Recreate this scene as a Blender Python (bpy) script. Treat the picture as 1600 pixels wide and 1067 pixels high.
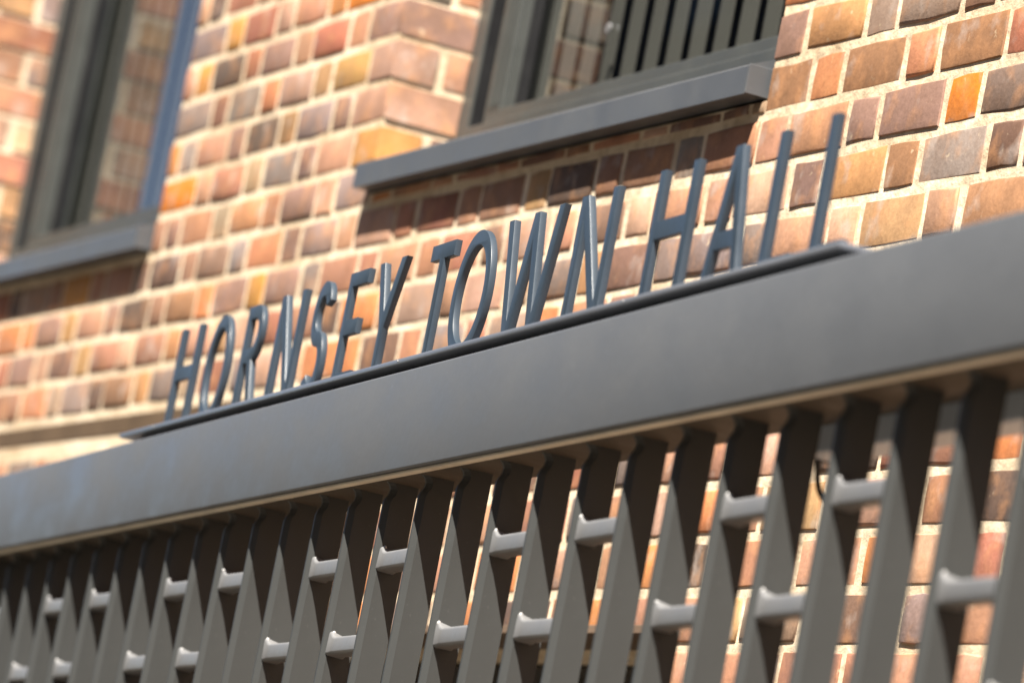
import bpy, bmesh, math, random
import numpy as np
from mathutils import Vector, Matrix

for o in list(bpy.data.objects):
    bpy.data.objects.remove(o, do_unlink=True)
scene = bpy.context.scene
COL = scene.collection
R = random.Random(11)

# ------------------------------------------------------------------ camera, sky, sun, exposure
F = 7400.0                                   # focal length in pixels of the 1600 px wide photograph
PP = np.array([800.0, 533.5])
def unit(v): return v / np.linalg.norm(v)
def frame(vx, vy, lean):
    """camera-space axes (left along, into the wall, up) of a rectangular frame"""
    a1 = unit(np.array([vx - PP[0], vy - PP[1], F]))
    t = F * F / (-(vx - PP[0]) * lean + (vy - PP[1]))
    a3 = unit(np.array([lean * t, -t, F]))
    return a1, np.cross(a1, a3), a3
W1, W2, W3 = frame(-2290, 980, .195)         # the wall
C1, C2, C3 = frame(-1841, 1220, .195)        # the canopy
MW = np.array([-W1, W2, W3])                 # camera space -> world (X right along wall, Y into wall, Z up)
O_WALL = np.array([0.49861313, -0.2355947, 6.14956193])
O_CAN = np.array([0.30957715, -0.10241399, 4.93722179])
cam_loc = MW @ (-O_WALL)
rx, ry, rz = MW[:, 0], -MW[:, 1], -MW[:, 2]
cam_m = Matrix(((rx[0], ry[0], rz[0], cam_loc[0]), (rx[1], ry[1], rz[1], cam_loc[1]),
                (rx[2], ry[2], rz[2], cam_loc[2]), (0, 0, 0, 1)))
cd = bpy.data.cameras.new('camera'); cam = bpy.data.objects.new('camera', cd); COL.objects.link(cam)
cam.matrix_world = cam_m
cd.sensor_fit = 'HORIZONTAL'; cd.sensor_width = 36.0; cd.lens = F / 1600 * 36
cd.clip_start = .1; cd.clip_end = 500
cd.dof.use_dof = True; cd.dof.focus_distance = 6.0; cd.dof.aperture_fstop = 4.8
scene.camera = cam

EL, AZ = math.radians(61.3), math.radians(44)
sun_dir = Vector((math.sin(AZ) * math.cos(EL), -math.cos(AZ) * math.cos(EL), math.sin(EL)))
world = bpy.data.worlds.new("World"); scene.world = world; world.use_nodes = True
wn = world.node_tree.nodes; wn.clear()
sky = wn.new('ShaderNodeTexSky'); sky.sky_type = 'NISHITA'; sky.sun_disc = False
sky.sun_elevation = EL
sky.sun_rotation = math.atan2(sun_dir.x, sun_dir.y)
sky.air_density = .55; sky.dust_density = .3; sky.ozone_density = 1.6
bg = wn.new('ShaderNodeBackground'); bg.inputs['Strength'].default_value = .05
wo = wn.new('ShaderNodeOutputWorld')
world.node_tree.links.new(sky.outputs[0], bg.inputs[0]); world.node_tree.links.new(bg.outputs[0], wo.inputs[0])
ld = bpy.data.lights.new('sun', 'SUN'); ld.energy = 5.0; ld.angle = math.radians(.5); ld.color = (1, .93, .83)
sun = bpy.data.objects.new('sun', ld); COL.objects.link(sun)
sun.rotation_euler = sun_dir.to_track_quat('Z', 'Y').to_euler(); sun.location = (3, -6, 12)
scene.render.engine = 'CYCLES'
scene.view_settings.view_transform = 'Standard'; scene.view_settings.look = 'None'
scene.view_settings.gamma = 1; scene.view_settings.use_curve_mapping = False
scene.view_settings.exposure = 1.8

# ------------------------------------------------------------------ helpers
def mesh_obj(name, verts, faces, mat, parent=None, smooth=False, matrix=None):
    me = bpy.data.meshes.new(name); me.from_pydata([tuple(v) for v in verts], [], faces); me.update()
    return link(name, me, mat, parent, smooth, matrix)
def link(name, me, mat, parent=None, smooth=False, matrix=None):
    if mat is not None and not me.materials: me.materials.append(mat)
    if smooth: me.shade_smooth()
    o = bpy.data.objects.new(name, me); COL.objects.link(o)
    if parent is not None: o.parent = parent
    if matrix is not None: o.matrix_local = matrix
    return o
def bm_obj(name, bm, mat, parent=None, smooth=False):
    bmesh.ops.recalc_face_normals(bm, faces=bm.faces)
    me = bpy.data.meshes.new(name); bm.to_mesh(me); bm.free()
    return link(name, me, mat, parent, smooth)
def box(bm, x0, x1, y0, y1, z0, z1, bev=0, seg=2):
    r = bmesh.ops.create_cube(bm, size=1)
    vs = r['verts']
    for v in vs:
        v.co = Vector((x0 + (v.co.x + .5) * (x1 - x0), y0 + (v.co.y + .5) * (y1 - y0), z0 + (v.co.z + .5) * (z1 - z0)))
    if bev:
        es = list({e for v in vs for e in v.link_edges})
        bmesh.ops.bevel(bm, geom=es, offset=bev, segments=seg, profile=.5, affect='EDGES')
def box_obj(name, dims, mat, parent=None, bev=0, seg=2):
    bm = bmesh.new(); box(bm, *dims, bev=bev, seg=seg)
    o = bm_obj(name, bm, mat, parent)
    return o
def thing(name, label, cat, matrix=None, group=None):
    o = bpy.data.objects.new(name, None); COL.objects.link(o)
    o.empty_display_size = .1
    if matrix is not None: o.matrix_world = matrix
    o['label'] = label; o['category'] = cat
    if group: o['group'] = group
    return o
def smooth_auto(o, ang=35):
    me = o.data
    me.shade_smooth()
    try: me.set_sharp_from_angle(angle=math.radians(ang))
    except Exception: pass

# ------------------------------------------------------------------ materials
def new_mat(name):
    m = bpy.data.materials.new(name); m.use_nodes = True
    nt = m.node_tree; nt.nodes.clear()
    out = nt.nodes.new('ShaderNodeOutputMaterial'); b = nt.nodes.new('ShaderNodeBsdfPrincipled')
    nt.links.new(b.outputs[0], out.inputs[0])
    return m, nt, b, out
def N(nt, t, **k):
    n = nt.nodes.new(t)
    for a, v in k.items(): setattr(n, a, v)
    return n
def noise(nt, scale, detail=4, rough=.55, vec=None, coord='Object', stretch=None):
    tc = N(nt, 'ShaderNodeTexCoord')
    n = N(nt, 'ShaderNodeTexNoise'); n.inputs['Scale'].default_value = scale
    n.inputs['Detail'].default_value = detail; n.inputs['Roughness'].default_value = rough
    src = tc.outputs[coord]
    if stretch:
        mp = N(nt, 'ShaderNodeMapping'); mp.inputs['Scale'].default_value = stretch
        nt.links.new(src, mp.inputs[0]); src = mp.outputs[0]
    nt.links.new(vec if vec is not None else src, n.inputs['Vector'])
    return n
def ramp(nt, src, stops):
    r = N(nt, 'ShaderNodeValToRGB'); e = r.color_ramp.elements
    e[0].position, e[0].color = stops[0][0], (*stops[0][1], 1)
    e[1].position, e[1].color = stops[-1][0], (*stops[-1][1], 1)
    for p, c in stops[1:-1]:
        q = e.new(p); q.color = (*c, 1)
    nt.links.new(src, r.inputs[0]); return r
def mix(nt, a, b, fac, mode='MIX'):
    m = N(nt, 'ShaderNodeMix', data_type='RGBA', blend_type=mode)
    for sock, v in ((m.inputs[0], fac), (m.inputs[6], a), (m.inputs[7], b)):
        if hasattr(v, 'links'): nt.links.new(v, sock)
        elif isinstance(v, (int, float)): sock.default_value = v
        else: sock.default_value = (*v, 1)
    return m.outputs[2]
def bump(nt, b, h, strength, dist):
    n = N(nt, 'ShaderNodeBump'); n.inputs['Strength'].default_value = strength; n.inputs['Distance'].default_value = dist
    nt.links.new(h, n.inputs['Height']); nt.links.new(n.outputs[0], b.inputs['Normal'])
    return n

def paint(name, col, rough=.4, spec=.5, var=.12, coat=0, streak=(1, 1, 1), bumpd=.0004, metallic=0):
    m, nt, b, out = new_mat(name)
    n1 = noise(nt, 7, 5, .6, stretch=streak)
    r = ramp(nt, n1.outputs['Fac'], [(.3, tuple(c * (1 - var) for c in col)), (.7, tuple(min(1, c * (1 + var)) for c in col))])
    n3 = noise(nt, 160, 3, .6)
    sp = ramp(nt, n3.outputs['Fac'], [(.66, (0, 0, 0)), (.72, (1, 1, 1))])
    c = mix(nt, r.outputs[0], tuple(min(1, x * 1.25 + .03) for x in col), N_mul(nt, sp.outputs[0], .35))
    nt.links.new(c, b.inputs['Base Color'])
    n2 = noise(nt, 14, 4, .6, stretch=streak)
    rr = ramp(nt, n2.outputs['Fac'], [(.3, (rough * .75,) * 3), (.75, (min(1, rough * 1.3),) * 3)])
    nt.links.new(rr.outputs[0], b.inputs['Roughness'])
    b.inputs['Specular IOR Level'].default_value = spec
    b.inputs['Coat Weight'].default_value = coat; b.inputs['Coat Roughness'].default_value = .15
    b.inputs['Metallic'].default_value = metallic
    n4 = noise(nt, 60, 3, .5)
    bump(nt, b, n4.outputs['Fac'], .35, bumpd)
    return m
def N_mul(nt, sock, k):
    m = N(nt, 'ShaderNodeMath', operation='MULTIPLY'); nt.links.new(sock, m.inputs[0]); m.inputs[1].default_value = k
    return m.outputs[0]

M = {}
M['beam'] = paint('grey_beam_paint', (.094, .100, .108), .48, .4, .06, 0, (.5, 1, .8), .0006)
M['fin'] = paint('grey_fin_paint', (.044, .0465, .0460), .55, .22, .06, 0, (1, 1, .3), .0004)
M['bar'] = paint('galvanised_bar', (.15, .152, .156), .38, .6, .10, 0, (1, 1, 1), .0006)
M['letter'] = paint('blue_grey_letter_paint', (.031, .046, .064), .42, .45, .10, 0, (1, 1, 1), .0003)
M['plate'] = paint('dark_plate_paint', (.12, .13, .15), .34, .5, .12, .0, (.3, 1, 1), .0005)
M['sill'] = paint('aluminium_sill_paint', (.084, .090, .097), .42, .5, .08)
M['frame'] = paint('window_frame_paint', (.058, .062, .058), .45, .5, .08)
M['black'] = paint('black_rubber', (.010, .010, .011), .6, .3, .1)
M['weld'] = paint('pale_weld', (.32, .32, .32), .4, .6, .2)
M['fixture'] = paint('blue_grey_housing_paint', (.42, .47, .53), .45, .5, .06)
M['slat'] = paint('blind_fabric', (.52, .53, .53), .85, .2, .06)
M['room'] = paint('dark_room', (.006, .006, .006), .9, .1, .1)
M['lintel'] = paint('rusty_lintel', (.16, .11, .075), .7, .3, .2)
M['band'] = paint('recess_shade_brown', (.105, .07, .042), .85, .2, .25)  # shade of a recessed course, put in as brown colour
M['bounce_lip'] = paint('bounce_light_beige', (.60, .55, .45), .8, .2, .15)  # light bounced up from the ground, put into the lip colour
M['blocker_brick'] = paint('dark_blocker_brick', (.075, .060, .052), .9, .2, .2)
M['underside_shade'] = paint('underside_shade_dark', (.07, .058, .045), .7, .2, .2)  # shade under the beam, put in as a dark colour
M['door'] = paint('dark_door_paint', (.02, .021, .022), .4, .5, .1)

def brick_mat(name, src):
    m, nt, b, out = new_mat(name)
    if src == 'object':
        s = N(nt, 'ShaderNodeObjectInfo'); base = s.outputs['Color']; rnd = s.outputs['Random']
    else:
        s = N(nt, 'ShaderNodeVertexColor', layer_name='tint'); base = s.outputs['Color']
        g = N(nt, 'ShaderNodeNewGeometry'); rnd = g.outputs['Random Per Island']
    geo = N(nt, 'ShaderNodeNewGeometry')
    P = geo.outputs['Position']
    n1 = noise(nt, 13, 3, .5, vec=P)
    f1 = ramp(nt, n1.outputs['Fac'], [(.40, (0, 0, 0)), (.66, (1, 1, 1))])
    dark = mix(nt, base, (.17, .095, .055), .42)
    c = mix(nt, base, dark, f1.outputs[0])
    n2 = noise(nt, 21, 3, .5, vec=P)
    f2 = ramp(nt, n2.outputs['Fac'], [(.50, (0, 0, 0)), (.74, (1, 1, 1))])
    c = mix(nt, c, (.62, .31, .14), N_mul(nt, f2.outputs[0], .5))
    n6 = noise(nt, 17, 3, .5, vec=P, stretch=None)
    f6 = ramp(nt, n6.outputs['Fac'], [(.58, (0, 0, 0)), (.70, (1, 1, 1))])
    c = mix(nt, c, (.50, .44, .40), N_mul(nt, f6.outputs[0], .42))
    n3 = noise(nt, 120, 5, .7, vec=P)
    f3 = ramp(nt, n3.outputs['Fac'], [(.32, (.80, .78, .76)), (.62, (1.08, 1.08, 1.08))])
    c = mix(nt, c, f3.outputs[0], .7, 'MULTIPLY')
    n5 = noise(nt, 38, 5, .65, vec=P)
    f5 = ramp(nt, n5.outputs['Fac'], [(.64, (0, 0, 0)), (.71, (1, 1, 1))])
    c = mix(nt, c, (.70, .56, .38), N_mul(nt, f5.outputs[0], .5))
    n7 = noise(nt, 1.7, 4, .6, vec=P)
    f7 = ramp(nt, n7.outputs['Fac'], [(.3, (.78, .74, .70)), (.65, (1.06, 1.06, 1.06))])
    c = mix(nt, c, f7.outputs[0], .8, 'MULTIPLY')
    nt.links.new(c, b.inputs['Base Color']); b.inputs['Roughness'].default_value = .8
    b.inputs['Specular IOR Level'].default_value = .3
    a = N(nt, 'ShaderNodeMath', operation='ADD'); nt.links.new(N_mul(nt, n3.outputs['Fac'], .3), a.inputs[0]); nt.links.new(n2.outputs['Fac'], a.inputs[1])
    bump(nt, b, a.outputs[0], .6, .0028)
    return m
M['brick'] = brick_mat('brick_by_object', 'object')
M['brick_v'] = brick_mat('brick_by_tint', 'vertex')
def mortar_mat():
    m, nt, b, out = new_mat('cream_lime_mortar')
    geo = N(nt, 'ShaderNodeNewGeometry')
    n1 = noise(nt, 9, 5, .6, vec=geo.outputs['Position'])
    r = ramp(nt, n1.outputs['Fac'], [(.3, (.60, .48, .33)), (.5, (.72, .59, .43)), (.7, (.79, .68, .51))])
    n2 = noise(nt, 34, 5, .6, vec=geo.outputs['Position'])
    f = ramp(nt, n2.outputs['Fac'], [(.3, (.7, .65, .6)), (.55, (1, 1, 1))])
    c = mix(nt, r.outputs[0], f.outputs[0], .8, 'MULTIPLY')
    n7 = noise(nt, 2.3, 5, .65, vec=geo.outputs['Position'])
    f7 = ramp(nt, n7.outputs['Fac'], [(.32, (.76, .70, .62)), (.55, (1.04, 1.04, 1.04))])
    c = mix(nt, c, f7.outputs[0], .85, 'MULTIPLY')
    nt.links.new(c, b.inputs['Base Color']); b.inputs['Roughness'].default_value = .95
    b.inputs['Specular IOR Level'].default_value = .15
    bump(nt, b, n2.outputs['Fac'], .8, .005)
    return m
M['mortar'] = mortar_mat()
def glass_mat():
    m, nt, b, out = new_mat('window_glass'); nt.nodes.remove(b)
    tr = N(nt, 'ShaderNodeBsdfTransparent'); tr.inputs[0].default_value = (.62, .62, .60, 1)
    gl = N(nt, 'ShaderNodeBsdfGlossy'); gl.inputs['Roughness'].default_value = .01; gl.inputs['Color'].default_value = (.92, .96, 1, 1)
    fr = N(nt, 'ShaderNodeFresnel'); fr.inputs[0].default_value = 1.5
    mx = N(nt, 'ShaderNodeMixShader')
    ge = N(nt, 'ShaderNodeNewGeometry'); fb = N(nt, 'ShaderNodeMath', operation='SUBTRACT'); fb.inputs[0].default_value = 1
    fm = N(nt, 'ShaderNodeMath', operation='MULTIPLY')
    nt.links.new(ge.outputs['Backfacing'], fb.inputs[1]); nt.links.new(fb.outputs[0], fm.inputs[0]); nt.links.new(fr.outputs[0], fm.inputs[1])
    nt.links.new(fm.outputs[0], mx.inputs[0]); nt.links.new(tr.outputs[0], mx.inputs[1]); nt.links.new(gl.outputs[0], mx.inputs[2])
    nt.links.new(mx.outputs[0], out.inputs[0]); return m
M['glass'] = glass_mat()
def paving_mat():
    m, nt, b, out = new_mat('warm_paving')
    n1 = noise(nt, .6, 6, .6)
    r = ramp(nt, n1.outputs['Fac'], [(.3, (.060, .050, .038)), (.7, (.085, .072, .055))])
    nt.links.new(r.outputs[0], b.inputs['Base Color']); b.inputs['Roughness'].default_value = .9
    n2 = noise(nt, 40, 4, .6); bump(nt, b, n2.outputs['Fac'], .5, .01)
    return m
M['paving'] = paving_mat()

# ------------------------------------------------------------------ ground
GZ = -2.76
g = box_obj('pavement', (-120, 120, -120, 1.8, GZ - .3, GZ), M['paving']); g['kind'] = 'structure'

# ------------------------------------------------------------------ the brick wall
DEP = .135                                            # depth of the window reveals
OPEN = [dict(x0=-4.65, x1=-3.152, z0=.116, z1=2.05, kind='win'),
        dict(x0=-1.992, x1=-.443, z0=.130, z1=2.05, kind='win'),
        dict(x0=-3.25, x1=-.500, z0=GZ, z1=-.628, kind='door')]
XL, XR, ZT = -11.0, 4.0, 2.72
bld = thing('brick_building', 'sunlit wall of mixed orange and brown bricks with cream mortar behind the beam', 'building')

# mortar bed behind the bricks, with the openings left free
xc = sorted({XL, XR, *[o['x0'] - .003 for o in OPEN], *[o['x1'] + .003 for o in OPEN]})
zc = sorted({GZ, ZT, *[o['z0'] - (.003 if o['kind'] == 'win' else 0) for o in OPEN], *[o['z1'] + .003 for o in OPEN]})
def empty_cell(i, k):
    if not (0 <= i < len(xc) - 1 and 0 <= k < len(zc) - 1): return True
    cx, cz = (xc[i] + xc[i + 1]) / 2, (zc[k] + zc[k + 1]) / 2
    return any(o['x0'] - .003 <= cx <= o['x1'] + .003 and o['z0'] - .003 <= cz <= o['z1'] + .003 for o in OPEN)
vs, fs = [], []
def quad(a, b, c, d):
    n = len(vs); vs.extend([a, b, c, d]); fs.append((n, n + 1, n + 2, n + 3))
YM0, YM1 = .0024, .30
for i in range(len(xc) - 1):
    for k in range(len(zc) - 1):
        if empty_cell(i, k): continue
        a, b, c, d = xc[i], xc[i + 1], zc[k], zc[k + 1]
        quad((a, YM0, c), (b, YM0, c), (b, YM0, d), (a, YM0, d))
        quad((b, YM1, c), (a, YM1, c), (a, YM1, d), (b, YM1, d))
        if empty_cell(i - 1, k): quad((a, YM1, c), (a, YM0, c), (a, YM0, d), (a, YM1, d))
        if empty_cell(i + 1, k): quad((b, YM0, c), (b, YM1, c), (b, YM1, d), (b, YM0, d))
        if empty_cell(i, k - 1): quad((a, YM1, c), (b, YM1, c), (b, YM0, c), (a, YM0, c))
        if empty_cell(i, k + 1): quad((a, YM0, d), (b, YM0, d), (b, YM1, d), (a, YM1, d))
mesh_obj('mortar', vs, fs, M['mortar'], bld)

# brick shape: slightly wobbly, eased edges; front at y=0 looking to -Y
def brick_geo(w, h, d, rnd, wob=.0016):
    e = .0036
    def ring(inset, y, j):
        pts = []
        for sx, sz in ((-1, -1), (0, -1), (1, -1), (1, 0), (1, 1), (0, 1), (-1, 1), (-1, 0)):
            jx, jz = j[len(pts)]
            x = sx * (w / 2 - inset) + jx; z = sz * (h / 2 - inset) + jz
            if sx and sz: x -= sx * inset * .5; z -= sz * inset * .5
            pts.append((x, y, z))
        return pts
    j = [(rnd.uniform(-wob, wob), rnd.uniform(-wob, wob)) for _ in range(8)]
    e = min(e, w * .2, h * .2)
    v = ring(e, rnd.uniform(-.0006, .0006), j) + ring(e * .3, e * .25, j) + ring(0, e * .9, j) + ring(0, d, j)
    f = []
    v.append((rnd.uniform(-.01, .01) * w, -.0004, 0)); c = len(v) - 1
    for i in range(8):
        f.append((c, i, (i + 1) % 8))
        for L in range(3):
            a, b2 = L * 8 + i, L * 8 + (i + 1) % 8
            f.append((a, a + 8, b2 + 8, b2))
    f.append(tuple(range(31, 23, -1)))
    return v, f
def project(x, y, z):
    p = MW.T @ np.array([x, y, z]) + O_WALL
    return PP[0] + F * p[0] / p[2], PP[1] + F * p[1] / p[2], p[2]

PAL = [((.44, .19, .10), 9), ((.50, .245, .14), 10), ((.34, .165, .095), 9), ((.22, .12, .085), 7), ((.24, .18, .155), 9),
       ((.56, .33, .21), 8), ((.60, .20, .045), 6), ((.44, .235, .095), 6), ((.38, .135, .075), 5), ((.12, .08, .06), 8), ((.35, .23, .15), 4)]
POOL = [c for c, n in PAL for _ in range(n)]
def pick():
    c = R.choice(POOL); k = R.uniform(.92, 1.25)
    g = sum(c) / 3 * 1.04                             # a touch of the dusty grey that lies over the whole wall
    return tuple((x * .86 + g * .14) * k * R.uniform(.95, 1.05) for x in c)

bricks = []          # cx, cz, w, h, y0, depth, tint
PITCH, COURSE = .278, .075
kmin, kmax = int((GZ - .03) / COURSE) - 1, int((ZT - .03) / COURSE) + 1
for k in range(kmin, kmax):
    z0, z1 = .030 + k * COURSE, .030 + (k + 1) * COURSE
    if z0 < GZ + .002 or z1 > ZT: continue
    off = .017 if k % 2 else .156
    n0 = int((XL - off) / PITCH) - 1
    row = []
    for n in range(n0, int((XR - off) / PITCH) + 2):
        c = off + n * PITCH
        for a, b in ((c - .048, c + .048), (c + .048, c + .048 + .182)):
            if a < XL or b > XR: continue
            jx = R.uniform(-.003, .003)
            parts = [[a + .0072 + jx, b - .0072 + jx, z0 + .0066, z1 - .0066, 0]]
            for o in OPEN:
                new = []
                for (xa, xb, za, zb_, fl) in parts:
                    zlo, zhi = o['z0'], o['z1']
                    if xb <= o['x0'] or xa >= o['x1'] or zb_ <= zlo or za >= zhi: new.append([xa, xb, za, zb_, fl]); continue
                    if xa < o['x0']: new.append([xa, o['x0'], za, zb_, 1])
                    if xb > o['x1']: new.append([o['x1'], xb, za, zb_, 2])
                    ma, mb = max(xa, o['x0']), min(xb, o['x1'])
                    if za < zlo - .012: new.append([ma, mb, za, zlo - .004, fl])
                    if zb_ > zhi + .012: new.append([ma, mb, zhi + .004, zb_, fl])
                parts = new
            row += [q for q in parts if q[1] > q[0]]
    for o in OPEN:                                    # no slivers at the openings: the next brick runs on to the edge
        if o['z1'] <= z0 or o['z0'] >= z1: continue
        L_ = sorted([q for q in row if q[1] <= o['x0'] + 1e-6], key=lambda q: -q[1])
        if L_ and L_[0][1] - L_[0][0] < .045: row.remove(L_[0]); L_ = L_[1:]
        if L_: L_[0][1] = o['x0']; L_[0][4] = 1
        R_ = sorted([q for q in row if q[0] >= o['x1'] - 1e-6], key=lambda q: q[0])
        if R_ and R_[0][1] - R_[0][0] < .045: row.remove(R_[0]); R_ = R_[1:]
        if R_: R_[0][0] = o['x1']; R_[0][4] = 2
    for xa, xb, za, zb_, fl in row:
        if xb - xa < .012: continue
        dep = .05
        if fl: dep = .078 if k % 2 == 0 else .134
        bricks.append([(xa + xb) / 2, (za + zb_) / 2, xb - xa, zb_ - za, R.uniform(-.0012, .0012), dep, pick()])
        if fl and k % 2 == 0:                         # closer at the back of the reveal
            bricks.append([xb - .02 if fl == 1 else xa + .02, (za + zb_) / 2, .04, zb_ - za, .094, .04, pick()])
# the painted shade band at the left replaces part of one course
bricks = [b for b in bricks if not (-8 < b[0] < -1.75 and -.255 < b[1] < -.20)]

# remembered colours of bricks that stand out (photo position -> tint)
O_, T_, S_, G_, D_, P_, B_, M_ = ((.66, .22, .02), (.50, .28, .12), (.56, .26, .14), (.31, .24, .19), (.13, .08, .06), (.62, .40, .28), (.30, .17, .09), (.29, .19, .155))
OV = []
def ov(sc, ox, oy, lst):
    for x, y, c in lst: OV.append((ox + x / sc, oy + y / sc, c))
ov(2.667, 1200, 0, [(100, 160, (.50, .28, .09)), (300, 130, T_), (480, 90, G_), (660, 60, G_), (100, 30, M_), (950, 30, B_), (70, 380, B_), (235, 340, (.52, .24, .11)),
    (440, 280, B_), (640, 220, S_), (850, 180, B_), (1030, 120, (.46, .18, .11)), (180, 540, (.46, .26, .15)), (400, 520, M_), (590, 470, M_), (820, 400, O_), (980, 380, (.19, .145, .12)),
    (150, 790, (.21, .14, .12)), (350, 740, T_), (550, 690, B_), (770, 660, (.33, .29, .26)), (990, 610, D_), (90, 970, (.52, .31, .20)), (310, 930, P_), (530, 920, (.48, .31, .16)),
    (740, 880, (.42, .26, .17)), (900, 840, (.42, .24, .13)), (10, 620, (.5, .28, .19))])
ov(3.048, 250, 0, [(345, 90, (.62, .33, .08)), (410, 230, (.38, .17, .10)), (500, 220, P_), (700, 130, (.45, .27, .17)), (800, 260, (.45, .17, .11)), (620, 310, M_), (480, 370, (.38, .17, .10)), (260, 420, (.62, .31, .08)),
    (330, 590, (.24, .13, .09)), (480, 520, (.52, .22, .11)), (620, 490, (.42, .29, .23)), (190, 780, (.36, .33, .31)), (410, 740, M_), (740, 630, (.26, .21, .20)), (590, 700, (.30, .19, .09)), (900, 410, (.48, .28, .11)),
    (60, 960, O_), (90, 820, (.58, .26, .08)), (900, 60, (.58, .26, .08)), (500, 860, (.40, .30, .18)), (640, 1000, M_), (900, 940, (.32, .25, .23))])
ov(2.807, 540, 0, [(60, 520, (.66, .18, .01)), (150, 510, (.40, .25, .18)), (200, 320, (.38, .25, .19)), (60, 30, O_), (180, 160, M_), (60, 350, (.42, .26, .09)), (130, 660, (.5, .26, .08))])
ov(2.807, 0, 380, [(300, 265, (.58, .30, .08)), (540, 350, M_), (190, 420, M_), (270, 400, (.5, .30, .12)), (350, 560, (.42, .27, .12)), (600, 500, M_), (730, 490, (.5, .26, .12)), (470, 690, (.28, .17, .10)),
    (300, 690, (.31, .25, .22)), (180, 740, S_), (650, 680, T_), (60, 600, M_), (540, 560, P_), (160, 570, (.46, .29, .2))])
ov(3.557, 250, 300, [(490, 620, (.48, .26, .06)), (860, 300, (.30, .22, .19)), (220, 440, (.32, .19, .13)), (320, 620, M_), (540, 110, (.54, .28, .14)), (760, 120, M_), (640, 350, S_), (650, 560, M_), (60, 640, B_)])
cand = [(i, *project(b[0], b[4], b[1])) for i, b in enumerate(bricks) if b[4] < .05]
for px, py, c in OV:
    i, x, y, z = min(cand, key=lambda q: (q[1] - px) ** 2 + (q[2] - py) ** 2)
    if abs(x - px) + abs(y - py) < 45: bricks[i][6] = (min(.85, c[0] * 1.06), c[1] * .98, c[2] * .95)

# the 300 bricks that show largest are objects, the others one mesh
def beam_band(x, y): return 742 - .2587 * x < y < 870 - .199 * x
def seen(b):
    x, y, z = project(b[0], b[4], b[1])
    if not (-40 < x < 1640 and -40 < y < 1107) or beam_band(x, y): return 0
    if y > 860 - .199 * x and x < 480: return 0
    if y > 985 and x < 1000: return 0
    occ = .45 if y > 860 - .199 * x else 1
    return b[2] * b[3] / z ** 2 * occ
order = sorted(range(len(bricks)), key=lambda i: -seen(bricks[i]))
solo = set(i for i in order[:300] if seen(bricks[i]) > 0)
rv = random.Random(5)
VAR = {}
def variant(w, h, d):
    key = (round(w, 2), round(h, 2), round(d, 2))
    if key not in VAR:
        VAR[key] = []
        for _ in range(9 if w > .15 else 7):
            v, f = brick_geo(w, h, d, rv)
            me = bpy.data.meshes.new('brick'); me.from_pydata(v, [], f); me.update(); me.shade_smooth(); me.set_sharp_from_angle(angle=math.radians(38))
            me.materials.append(M['brick'])
            VAR[key].append((me, w, h, d))
    return rv.choice(VAR[key])
for i in sorted(solo):
    cx, cz, w, h, y0, d, t = bricks[i]
    me, mw, mh, md = variant(w, h, d)
    o = bpy.data.objects.new('brick', me); COL.objects.link(o); o.parent = bld
    fx = w / mw * rv.choice((1, 1))
    o.location = (cx, y0, cz); o.scale = (fx, d / md, h / mh)
    o.rotation_euler = (rv.uniform(-.012, .012), rv.uniform(-.006, .006), rv.uniform(-.008, .008))
    o.color = (*t, 1)
vs, fs, tint = [], [], []
for i, b in enumerate(bricks):
    if i in solo: continue
    cx, cz, w, h, y0, d, t = b
    v, f = brick_geo(w, h, d, rv); n = len(vs)
    vs.extend([(a + cx, q + y0, c + cz) for a, q, c in v]); fs.extend([tuple(q + n for q in ff) for ff in f])
    tint.extend([t] * len(v))
rest = mesh_obj('bricks', vs, fs, M['brick_v'], bld, smooth=True); rest['kind'] = 'stuff'; rest.data.set_sharp_from_angle(angle=math.radians(38))
ca = rest.data.color_attributes.new('tint', 'FLOAT_COLOR', 'POINT')
ca.data.foreach_set('color', np.array([(*t, 1) for t in tint], dtype=np.float32).ravel())

# coping, end returns, brown band painted in as the shade of a recessed course
box_obj('coping', (XL - .02, XR + .02, -.04, .36, ZT, ZT + .06), M['sill'], bld, .006)
box_obj('recess_shade_band', (-8.0, -1.76, .0012, .03, -.246, -.207), M['band'], bld, .002)
box_obj('lintel', (-3.40, -.44, -.002, .12, -.6275, -.615), M['lintel'], bld, .001)

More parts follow.
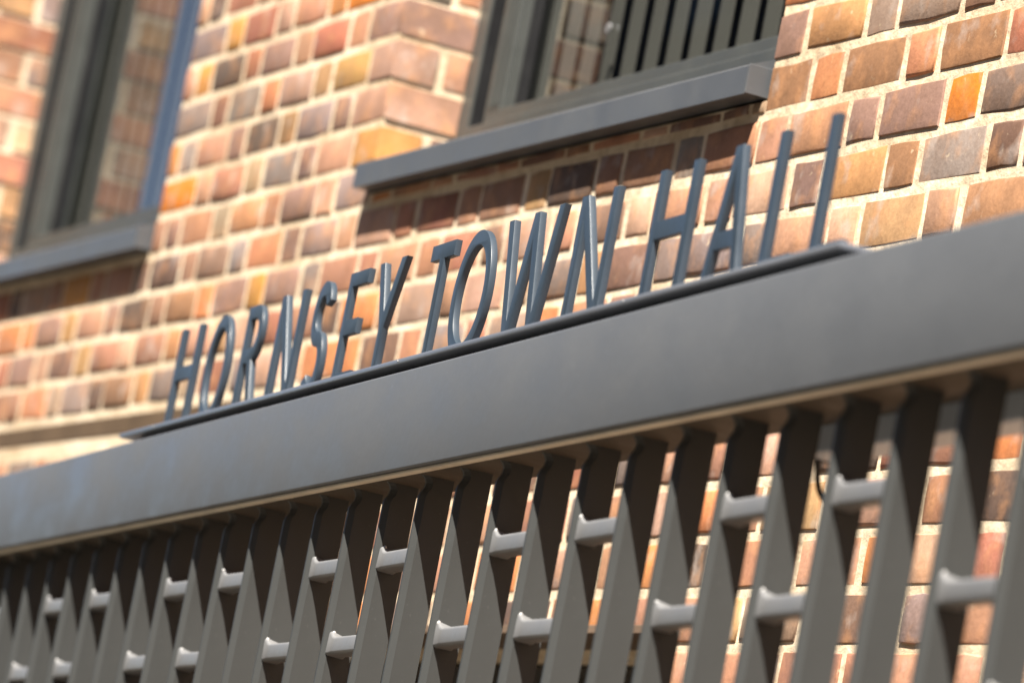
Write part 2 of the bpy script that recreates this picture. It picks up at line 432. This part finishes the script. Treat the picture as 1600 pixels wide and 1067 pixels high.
# windows
def window(o, sash, catch=False):
    x0, x1, z0, z1 = o['x0'], o['x1'], o['z0'], o['z1']
    zf = z0 + .155
    bm = bmesh.new()
    # outer frame
    box(bm, x0, x0 + .046, DEP, .29, z0 + .10, z1, .002)
    box(bm, x1 - .046, x1, DEP, .29, z0 + .10, z1, .002)
    box(bm, x0 + .0463, x1 - .0463, DEP, .29, z1 - .046, z1, .002)
    box(bm, x0 + .0463, x1 - .0463, DEP - .001, .29, z0 + .10, zf - .012, .002)
    f = bm_obj('window', bm, M['frame'], bld)
    f['label'] = 'window with a dark grey metal frame and pale vertical blinds'
    bm = bmesh.new()
    xa, xb, za, zb_ = x0 + .080, x1 - .052, zf - .008, z1 - .052
    box(bm, xa, xa + sash, .148, .26, za, zb_, .0015)
    box(bm, xb - .03, xb, .148, .26, za, zb_, .0015)
    box(bm, xa + sash + .0003, xb - .0303, .148, .26, zb_ - .03, zb_, .0015)
    box(bm, xa + sash + .0003, xb - .0303, .148, .26, za, za + .022, .0015)
    for xx in (x0 + .080 + sash * .35, x0 + .080 + sash * .7):     # shallow ribs on the sash stile
        box(bm, xx, xx + .006, .143, .1475, zf + .02, z1 - .07, .001)
    bm_obj('sash', bm, M['frame'], f)
    box_obj('frame_gasket', (x0 + .0465, x0 + .0795, .235, .25, zf - .010, z1 - .05), M['black'], f)
    box_obj('frame_seal', (x0 + .0464, x0 + .0500, .139, .234, zf - .010, z1 - .05), M['black'], f)
    e_ = x0 + .080 + sash
    box_obj('glazing_bead', (e_ + .0004, e_ + .011, .160, .1855, zf + .016, z1 - .09), M['frame'], f, .001)
    box_obj('glass_seal', (e_ + .0114, e_ + .0160, .168, .1857, zf + .016, z1 - .09), M['black'], f)
    # glass
    gx0, gx1 = x0 + .080 + sash - .006, x1 - .052 - .026
    gz0, gz1 = zf - .008 + sash * .3, z1 - .06
    yg = .186 if catch else .205
    box_obj('glass_pane', (gx0, gx1, yg, yg + .0035, zf + .006, gz1), M['glass'], f)
    # blind slats behind the glass
    first = None; n = 0; xx = gx0 + .03
    while xx < gx1 - .02:
        if first is None:
            bm = bmesh.new(); box(bm, -.029, .029, -.0012, .0012, 0, z1 - zf - .14)
            first = bm_obj('blind_slat', bm, M['slat'], f); s = first
        else:
            s = first.copy(); COL.objects.link(s); s.parent = f
        s.location = (xx, yg + .022, zf + .018); s.rotation_euler = (0, 0, math.radians(R.uniform(-5, 2)))
        xx += .0880; n += 1
    # sill: sloping top, drip nose, upstand end cap
    p = .0310
    xs0, xs1 = x0 + .003, x1 - .010
    prof = [(-p, z0), (-p, z0 + .040), (-p + .003, z0 + .043), (DEP - .003, z0 + .112), (DEP - .003, z0 + .098), (.004, z0 + .030), (-p + .004, z0 + .026), (-p + .004, z0)]
    v = [(xs0, y, z) for y, z in prof] + [(xs1, y, z) for y, z in prof]
    m_ = len(prof); ff = [tuple(range(m_)), tuple(range(2 * m_ - 1, m_ - 1, -1))]
    ff += [(i, (i + 1) % m_, (i + 1) % m_ + m_, i + m_) for i in range(m_)]
    bm = bmesh.new(); bv = [bm.verts.new(q) for q in v]
    for q in ff: bm.faces.new([bv[t] for t in q])
    bm_obj('sill', bm, M['sill'], f)
    for xa, xb in ((xs0 - .003, xs0 - .0004), (xs1 + .0004, xs1 + .003)):
        box_obj('sill_end_cap', (xa, xb, -p + .0005, DEP - .004, z0 + .001, z0 + .0435), M['sill'], f, .0008)
    # bottom of the sill nose: flat lower face so that it has thickness
    box_obj('sill_soffit', (xs0 + .001, xs1 - .001, -p + .0045, .0025, z0 + .0005, z0 + .0030), M['sill'], f)
    # dark room behind
    bm = bmesh.new(); box(bm, x0 - .3, x1 + .3, .302, 1.75, z0 - .6, z1 + .3)
    bm.faces.ensure_lookup_table()
    front = min(bm.faces, key=lambda q: q.calc_center_median().y); bm.faces.remove(front)
    r_ = bm_obj('room', bm, M['room'], bld)
    if catch:
        bm = bmesh.new()
        bmesh.ops.create_cone(bm, cap_ends=True, segments=20, radius1=.0085, radius2=.0085, depth=.004,
                              matrix=Matrix.Translation((-1.512, .1795, .407)) @ Matrix.Rotation(math.pi / 2, 4, 'X'))
        q_ = bm_obj('sticker', bm, M['bar'], f)
        q_['label'] = 'small round pale disc stuck on the glass'
    return f
window(OPEN[0], .085)
window(OPEN[1], .068, True)

# doorway below, in the shade of its own recess
dx0, dx1, dz1 = OPEN[2]['x0'], OPEN[2]['x1'], OPEN[2]['z1']
bm = bmesh.new()
for a, b in ((dx0 + .002, dx0 + .07), ((dx0 + dx1) / 2 - .05, (dx0 + dx1) / 2 + .05), (dx1 - .07, dx1 - .002)): box(bm, a, b, .24, .297, GZ + .002, dz1 - .001, .003)
box(bm, dx0 + .071, dx1 - .071, .245, .295, dz1 - .13, dz1 - .002, .003)
dr = bm_obj('door', bm, M['door'], bld)
for a, b in ((dx0 + .072, (dx0 + dx1) / 2 - .052), ((dx0 + dx1) / 2 + .052, dx1 - .072)):
    box_obj('door_leaf', (a, b, .26, .29, GZ + .01, dz1 - .135), M['door'], dr, .004)
bm = bmesh.new(); box(bm, (dx0 + dx1) / 2 + .12, (dx0 + dx1) / 2 + .15, .20, .225, GZ + .9, GZ + 1.3, .008)
bm_obj('handle', bm, M['bar'], dr)

# unseen block added across the street behind the camera to cut sky light
blocker = thing('sky_blocker', 'unseen dark brick block added across the street to cut sky light', 'building')
bm = bmesh.new(); box(bm, -46, 46, -23, -15, GZ, 12.5)
for i in range(10): box(bm, -42 + i * 8.6, -40.6 + i * 8.6, -20, -18.8, 12.501, 14.2, .02)
bm_obj('blocker_wall', bm, M['blocker_brick'], blocker)
pane0 = None
for fl_ in range(4):
    for i in range(25):
        if pane0 is None:
            bm = bmesh.new(); box(bm, -.06, 1.26, -.02, .05, -.08, 0); box(bm, -.06, 0, -.02, .04, .001, 2.0); box(bm, 1.2, 1.26, -.02, .04, .001, 2.0); box(bm, .001, 1.199, -.02, .04, 1.94, 2.0); box(bm, .001, 1.199, -.02, .035, .96, 1.0)
            pane0 = bm_obj('window', bm, M['frame'], blocker); w_ = pane0
            gp0 = box_obj('pane', (.0005, 1.1995, .004, .012, .002, 1.939), M['door'], w_)
        else:
            w_ = pane0.copy(); COL.objects.link(w_); w_.parent = blocker
            q_ = gp0.copy(); COL.objects.link(q_); q_.parent = w_
        w_.location = (-44.6 + i * 3.6, -14.98, GZ + 1.0 + fl_ * 3.5)

# ------------------------------------------------------------------ canopy frame of reference
MC = np.array([MW @ (-C1), MW @ C2, MW @ C3]).T
oc = MW @ (O_CAN - O_WALL)
CANM = Matrix(((*MC[0], oc[0]), (*MC[1], oc[1]), (*MC[2], oc[2]), (0, 0, 0, 1)))
YB, ZB, ZTOP = -.045, -.181, -.048
XA, XB = -5.2, 1.75
scr = thing('screen_gate', 'grey steel beam with hanging vertical fins joined by short bars', 'metal screen', CANM)

bm = bmesh.new(); box(bm, XA, XB, YB, .055, ZB, ZTOP, .0030, 3)
beam = bm_obj('beam', bm, M['beam'], scr); smooth_auto(beam)

box_obj('bounce_lip_strip', (XA + .01, XB - .01, YB + .0045, YB + .0165, ZB - .0042, ZB - .0004), M['bounce_lip'], scr, .0012)  # strip along the lower edge, coloured as if lit from the ground

box_obj('underside_shade_strip', (XA + .01, XB - .01, YB + .0195, .052, ZB - .0030, ZB - .0004), M['underside_shade'], scr)  # dark strip added to paint the underside of the beam into shade

# fins
def fin_mesh():
    ztop, zbot = ZB + .0012, -.86
    yf, d, t, ch = -.020, .0408, .0095, .0075
    prof = [(zbot, 0)]
    prof += [(z, 0) for z in (-.5, -.211)]
    prof += [(-.205, .002), (-.199, .0055), (-.193, .0065), (-.188, .0045), (-.184, .0), (ztop, -.004)]
    v = []
    for z, dy in prof:
        y = yf + dy
        v += [(-t, yf + d, z), (-t, y, z), (-.0045, y, z), (0, y + ch, z), (0, yf + d, z)]
    f = []; m_ = 5
    for i in range(len(prof) - 1):
        for j in range(m_):
            a, b = i * m_ + j, i * m_ + (j + 1) % m_
            f.append((a, b, b + m_, a + m_))
    f.append(tuple(range(m_ - 1, -1, -1))); f.append(tuple(range(len(v) - m_, len(v))))
    bm = bmesh.new(); bv = [bm.verts.new(q) for q in v]
    for q in f: bm.faces.new([bv[k] for k in q])
    bmesh.ops.recalc_face_normals(bm, faces=bm.faces)
    me = bpy.data.meshes.new('fin'); bm.to_mesh(me); bm.free(); me.materials.append(M['fin']); return me
FX = lambda k: -3.2814 + .1460 * k
fme = fin_mesh()
rf = random.Random(3)
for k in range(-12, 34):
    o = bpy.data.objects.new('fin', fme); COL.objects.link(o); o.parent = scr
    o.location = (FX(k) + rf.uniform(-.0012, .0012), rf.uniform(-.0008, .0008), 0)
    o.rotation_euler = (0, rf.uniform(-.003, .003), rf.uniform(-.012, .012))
# short tubes between fins, with a weld bead at each end
def tube_mesh():
    """short rounded-rectangular bar that flares into a weld at its ends"""
    L = .146 - .0095
    def sec(x, hw, hh, up):
        pts = []
        for cy, cz, a0 in ((1, 1, 0), (-1, 1, 90), (-1, -1, 180), (1, -1, 270)):
            for q in (0, 30, 60, 90):
                a = math.radians(a0 + q); r = .0042
                y = cy * (hw - r) + r * math.cos(a); z = cz * (hh - r) + r * math.sin(a)
                if cz > 0: z += up * (1 if cy < 0 else .3)
                pts.append((x, y, z))
        return pts
    v = []
    for x, hw, hh, up in ((0, .0135, .0132, .0060), (.004, .0132, .0130, .0052), (.009, .0122, .0122, .0015), (.017, .0118, .0116, 0),
                          (L - .016, .0118, .0116, 0), (L - .006, .0124, .0122, 0), (L, .0136, .0134, .001)): v += sec(x, hw, hh, up)
    n = 16; f = []
    for s_ in range(6):
        for i in range(n):
            a, b = s_ * n + i, s_ * n + (i + 1) % n
            f.append((a, b, b + n, a + n))
    bm = bmesh.new(); bv = [bm.verts.new(q) for q in v]
    for q in f: bm.faces.new([bv[k] for k in q])
    bmesh.ops.recalc_face_normals(bm, faces=bm.faces)
    me = bpy.data.meshes.new('spacer_bar'); bm.to_mesh(me); bm.free(); me.materials.append(M['bar']); me.shade_smooth(); return me
def bead_mesh():
    bm = bmesh.new(); bmesh.ops.create_icosphere(bm, subdivisions=2, radius=.0026)
    for q in bm.verts: q.co = Vector((q.co.x * .8, q.co.y * 1.1, q.co.z * 1.5))
    me = bpy.data.meshes.new('weld'); bm.to_mesh(me); bm.free(); me.materials.append(M['weld']); me.shade_smooth(); return me
tme, wme = tube_mesh(), bead_mesh()
for row in range(5):
    zc_ = -.2855 - .108 * row
    for k in range(-12, 33):
        if k % 5 not in ((2, 4) if row % 2 == 0 else (1, 3)): continue
        o = bpy.data.objects.new('spacer_bar', tme); COL.objects.link(o); o.parent = scr
        o.location = (FX(k), -.0195 + .0185, zc_ + rf.uniform(-.001, .001))
        o.rotation_euler = (rf.uniform(-.05, .05), rf.uniform(-.006, .006), rf.uniform(-.01, .01))
        w = bpy.data.objects.new('weld', wme); COL.objects.link(w); w.parent = o
        w.location = (.003, rf.uniform(-.012, -.008), .0165); w.scale = (1, 1, rf.uniform(.6, 1.2))
# brackets back to the wall and a bottom rail, outside the picture
box_obj('bottom_rail', (XA, XB, -.03, .03, -.90, -.861), M['beam'], scr, .003)
for xx, yw in ((XA + .1, .2), (XB - .2, .67)):
    box_obj('bracket', (xx, xx + .06, .056, yw - .02, -.15, -.09), M['beam'], scr, .003)

# ------------------------------------------------------------------ the sign
sign = thing('sign', 'raised blue-grey metal letters reading HORNSEY TOWN HALL on a dark plate along the beam top', 'sign', CANM)
h = .1665; s = .0175; t = .0200; BASE = -.0268
def arc(cx, cz, rx_, rz_, a0, a1, n):
    return [(cx + rx_ * math.cos(math.radians(a0 + (a1 - a0) * i / n)), cz + rz_ * math.sin(math.radians(a0 + (a1 - a0) * i / n))) for i in range(n + 1)]
def L_H(w): return [[(0, 0), (s, 0), (s, .083), (w - s, .083), (w - s, 0), (w, 0), (w, h), (w - s, h), (w - s, .1045), (s, .1045), (s, h), (0, h)]]
def L_O(w): return [arc(w / 2, h / 2, w / 2, h / 2 + .0012, 0, 354, 59), arc(w / 2, h / 2, w / 2 - s * 1.04, h / 2 - t * .93, 0, 354, 59)]
def L_R(w):
    zc_, rz_ = .1232, .0433; xb_, rx_ = .046, .040
    out = [(0, 0), (s, 0), (s, .079), (.040, .079), (.079, 0), (w, 0), (.0595, .083)]
    out += arc(xb_, zc_, rx_, rz_, -68, 90, 20) + [(0, h)]
    inn = [(s, h - t), (s, .1005)] + arc(xb_ - .002, .1235, rx_ - s, .023, -90, 90, 16)
    return [out, inn]
def L_N(w):
    dh = .0235; z1_ = h * s / (w - dh)
    return [[(0, 0), (s, 0), (s, h - z1_), (w - dh * .92, 0), (w, 0), (w, h), (w - s, h), (w - s, z1_), (dh * .92, h), (0, h)]]
def L_S(w):
    r1, r2 = .0365, .0378; c = w / 2; q = s / 2 + .001; top = h - .0095
    pts = arc(c, top - r1, .0285, r1, 22, 265, 26)
    pts += arc(c, .0093 + r2, .0305, r2, 85, -152, 26)
    P_ = []; Q_ = []
    for i, p in enumerate(pts):
        a = pts[max(0, i - 1)]; b = pts[min(len(pts) - 1, i + 1)]
        d_ = Vector((b[0] - a[0], b[1] - a[1])).normalized(); k = q * (1 + .12 * abs(d_.x))
        P_.append((p[0] - d_.y * k, p[1] + d_.x * k)); Q_.append((p[0] + d_.y * k, p[1] - d_.x * k))
    return [P_ + Q_[::-1]]
def L_E(w): return [[(0, 0), (w, 0), (w, t * 1.18), (s, t * 1.18), (s, .077), (w * .84, .077), (w * .84, .0985), (s, .0985), (s, h - t), (w, h - t), (w, h), (0, h)]]
def L_Y(w): return [[(0, h), (.0212, h), (.0568, .096), (w - .0212, h), (w, h), (.0662, .073), (.0662, 0), (.0475, 0), (.0475, .073)]]
def L_T(w):
    a = .0385
    return [[(a, 0), (a + s, 0), (a + s, h - t * 1.05), (w, h - t * 1.05), (w, h), (0, h), (0, h - t * 1.05), (a, h - t * 1.05)]]
def L_W(w): return [[(0, h), (.0185, h), (.061, .197 * h), (.094, h), (.113, h), (.1492, .21 * h), (.1825, h), (w, h), (.159, 0), (.1405, 0), (.1042, .783 * h), (.072, 0), (.0535, 0)]]
def L_A(w): return [[(0, 0), (.0175, 0), (.0305, .049), (.0809, .049), (.0945, 0), (w, 0), (.066, h), (.0445, h)], [(.0356, .069), (.0753, .069), (.0551, .1415)]]
def L_L(w): return [[(0, 0), (w, 0), (w, t * 1.12), (s, t * 1.12), (s, h), (0, h)]]
TEXT = [('H', L_H, -2.527, .1165, 'first letter H of the sign'), ('O', L_O, -2.349, .122, 'letter O after the first H'), ('R', L_R, -2.155, .099, 'letter R'), ('N', L_N, -1.987, .1165, 'letter N before the S'),
        ('S', L_S, -1.814, .080, 'letter S'), ('E', L_E, -1.663, .084, 'letter E'), ('Y', L_Y, -1.533, .115, 'letter Y'), ('T', L_T, -1.310, .094, 'letter T'), ('O', L_O, -1.188, .139, 'letter O after the T'),
        ('W', L_W, -1.011, .201, 'letter W'), ('N', L_N, -.750, .123, 'letter N at the end of the middle word'), ('H', L_H, -.4935, .121, 'second letter H, starting the last word'), ('A', L_A, -.309, .112, 'letter A'),
        ('L', L_L, -.139, .086, 'letter L next to the A'), ('L', L_L, -.0015, .086, 'last letter L')]
D_L, BV = .0090, .0008
for ch, fn, X, w, lab in TEXT:
    cu = bpy.data.curves.new('letter_curve', 'CURVE'); cu.dimensions = '2D'; cu.fill_mode = 'BOTH'
    for loop in fn(w):
        sp = cu.splines.new('POLY'); sp.points.add(len(loop) - 1); sp.use_cyclic_u = True
        for i, (a, b) in enumerate(loop): sp.points[i].co = (a, b, 0, 1)
    cu.extrude = D_L / 2 - BV; cu.bevel_depth = BV; cu.bevel_resolution = 1; cu.offset = -BV
    tmp = bpy.data.objects.new('tmp', cu); COL.objects.link(tmp)
    dg = bpy.context.evaluated_depsgraph_get()
    me = bpy.data.meshes.new_from_object(tmp.evaluated_get(dg)); me.name = 'letter'
    bpy.data.objects.remove(tmp)
    for v in me.vertices:
        x, z, y = v.co; v.co = (x, D_L / 2 - y, z)
    me.materials.clear(); me.materials.append(M['letter'])
    o = bpy.data.objects.new('letter', me); COL.objects.link(o); o.parent = sign
    o.location = (X, 0, BASE); o['label'] = lab
    bm = bmesh.new(); bm.from_mesh(me); bmesh.ops.remove_doubles(bm, verts=bm.verts, dist=1e-5); bmesh.ops.recalc_face_normals(bm, faces=bm.faces)
    bm.to_mesh(me); bm.free()
    smooth_auto(o, 38)
# plate on short studs, clear of the beam
bm = bmesh.new(); box(bm, -2.622, .185, -.041, .048, -.0350, -.0275, .0018, 2)
pl = bm_obj('base_plate', bm, M['plate'], sign); smooth_auto(pl)
bm = bmesh.new()
for i in range(9):
    bmesh.ops.create_cone(bm, cap_ends=True, segments=12, radius1=.006, radius2=.006, depth=.0125,
                          matrix=Matrix.Translation((-2.55 + i * .335, .012, -.04155)))
bm_obj('studs', bm, M['black'], sign)
bm = bmesh.new(); box(bm, -2.60, .18, -.012, .030, -.0478, -.0352)
bm_obj('packing_strip', bm, M['black'], sign)
for X, z_ in ((-2.42, -.0365), (-1.23, -.0415), (-.42, -.0365)):
    o = bpy.data.objects.new('screw', wme); COL.objects.link(o); o.parent = sign
    o.location = (X, -.0415, -.031); o.scale = (.45, .35, .35)

# ------------------------------------------------------------------ lamp housing with its cable behind the beam
fx = thing('strip_lamp', 'slim blue-grey lamp housing fixed along the back of the beam at the right', 'lamp', CANM)
box_obj('housing', (-.055, 1.30, .0575, .10, -.2105, -.150), M['fixture'], fx, .003)
box_obj('end_cap', (-.062, -.0555, .0565, .101, -.2115, -.149), M['black'], fx, .002)
pts = [(-.058, .078, -.200), (-.075, .085, -.225), (-.066, .09, -.248), (-.035, .095, -.262), (.01, .10, -.262), (.05, .09, -.235), (.07, .078, -.2108)]
cu = bpy.data.curves.new('cable', 'CURVE'); cu.dimensions = '3D'; sp = cu.splines.new('NURBS'); sp.points.add(len(pts) - 1)
for i, p in enumerate(pts): sp.points[i].co = (*p, 1)
sp.use_endpoint_u = True; sp.order_u = 4; cu.bevel_depth = .0032; cu.bevel_resolution = 3
tmp = bpy.data.objects.new('tmp', cu); COL.objects.link(tmp)
me = bpy.data.meshes.new_from_object(tmp.evaluated_get(bpy.context.evaluated_depsgraph_get())); bpy.data.objects.remove(tmp)
me.materials.clear(); link('cable', me, M['black'], fx, True)
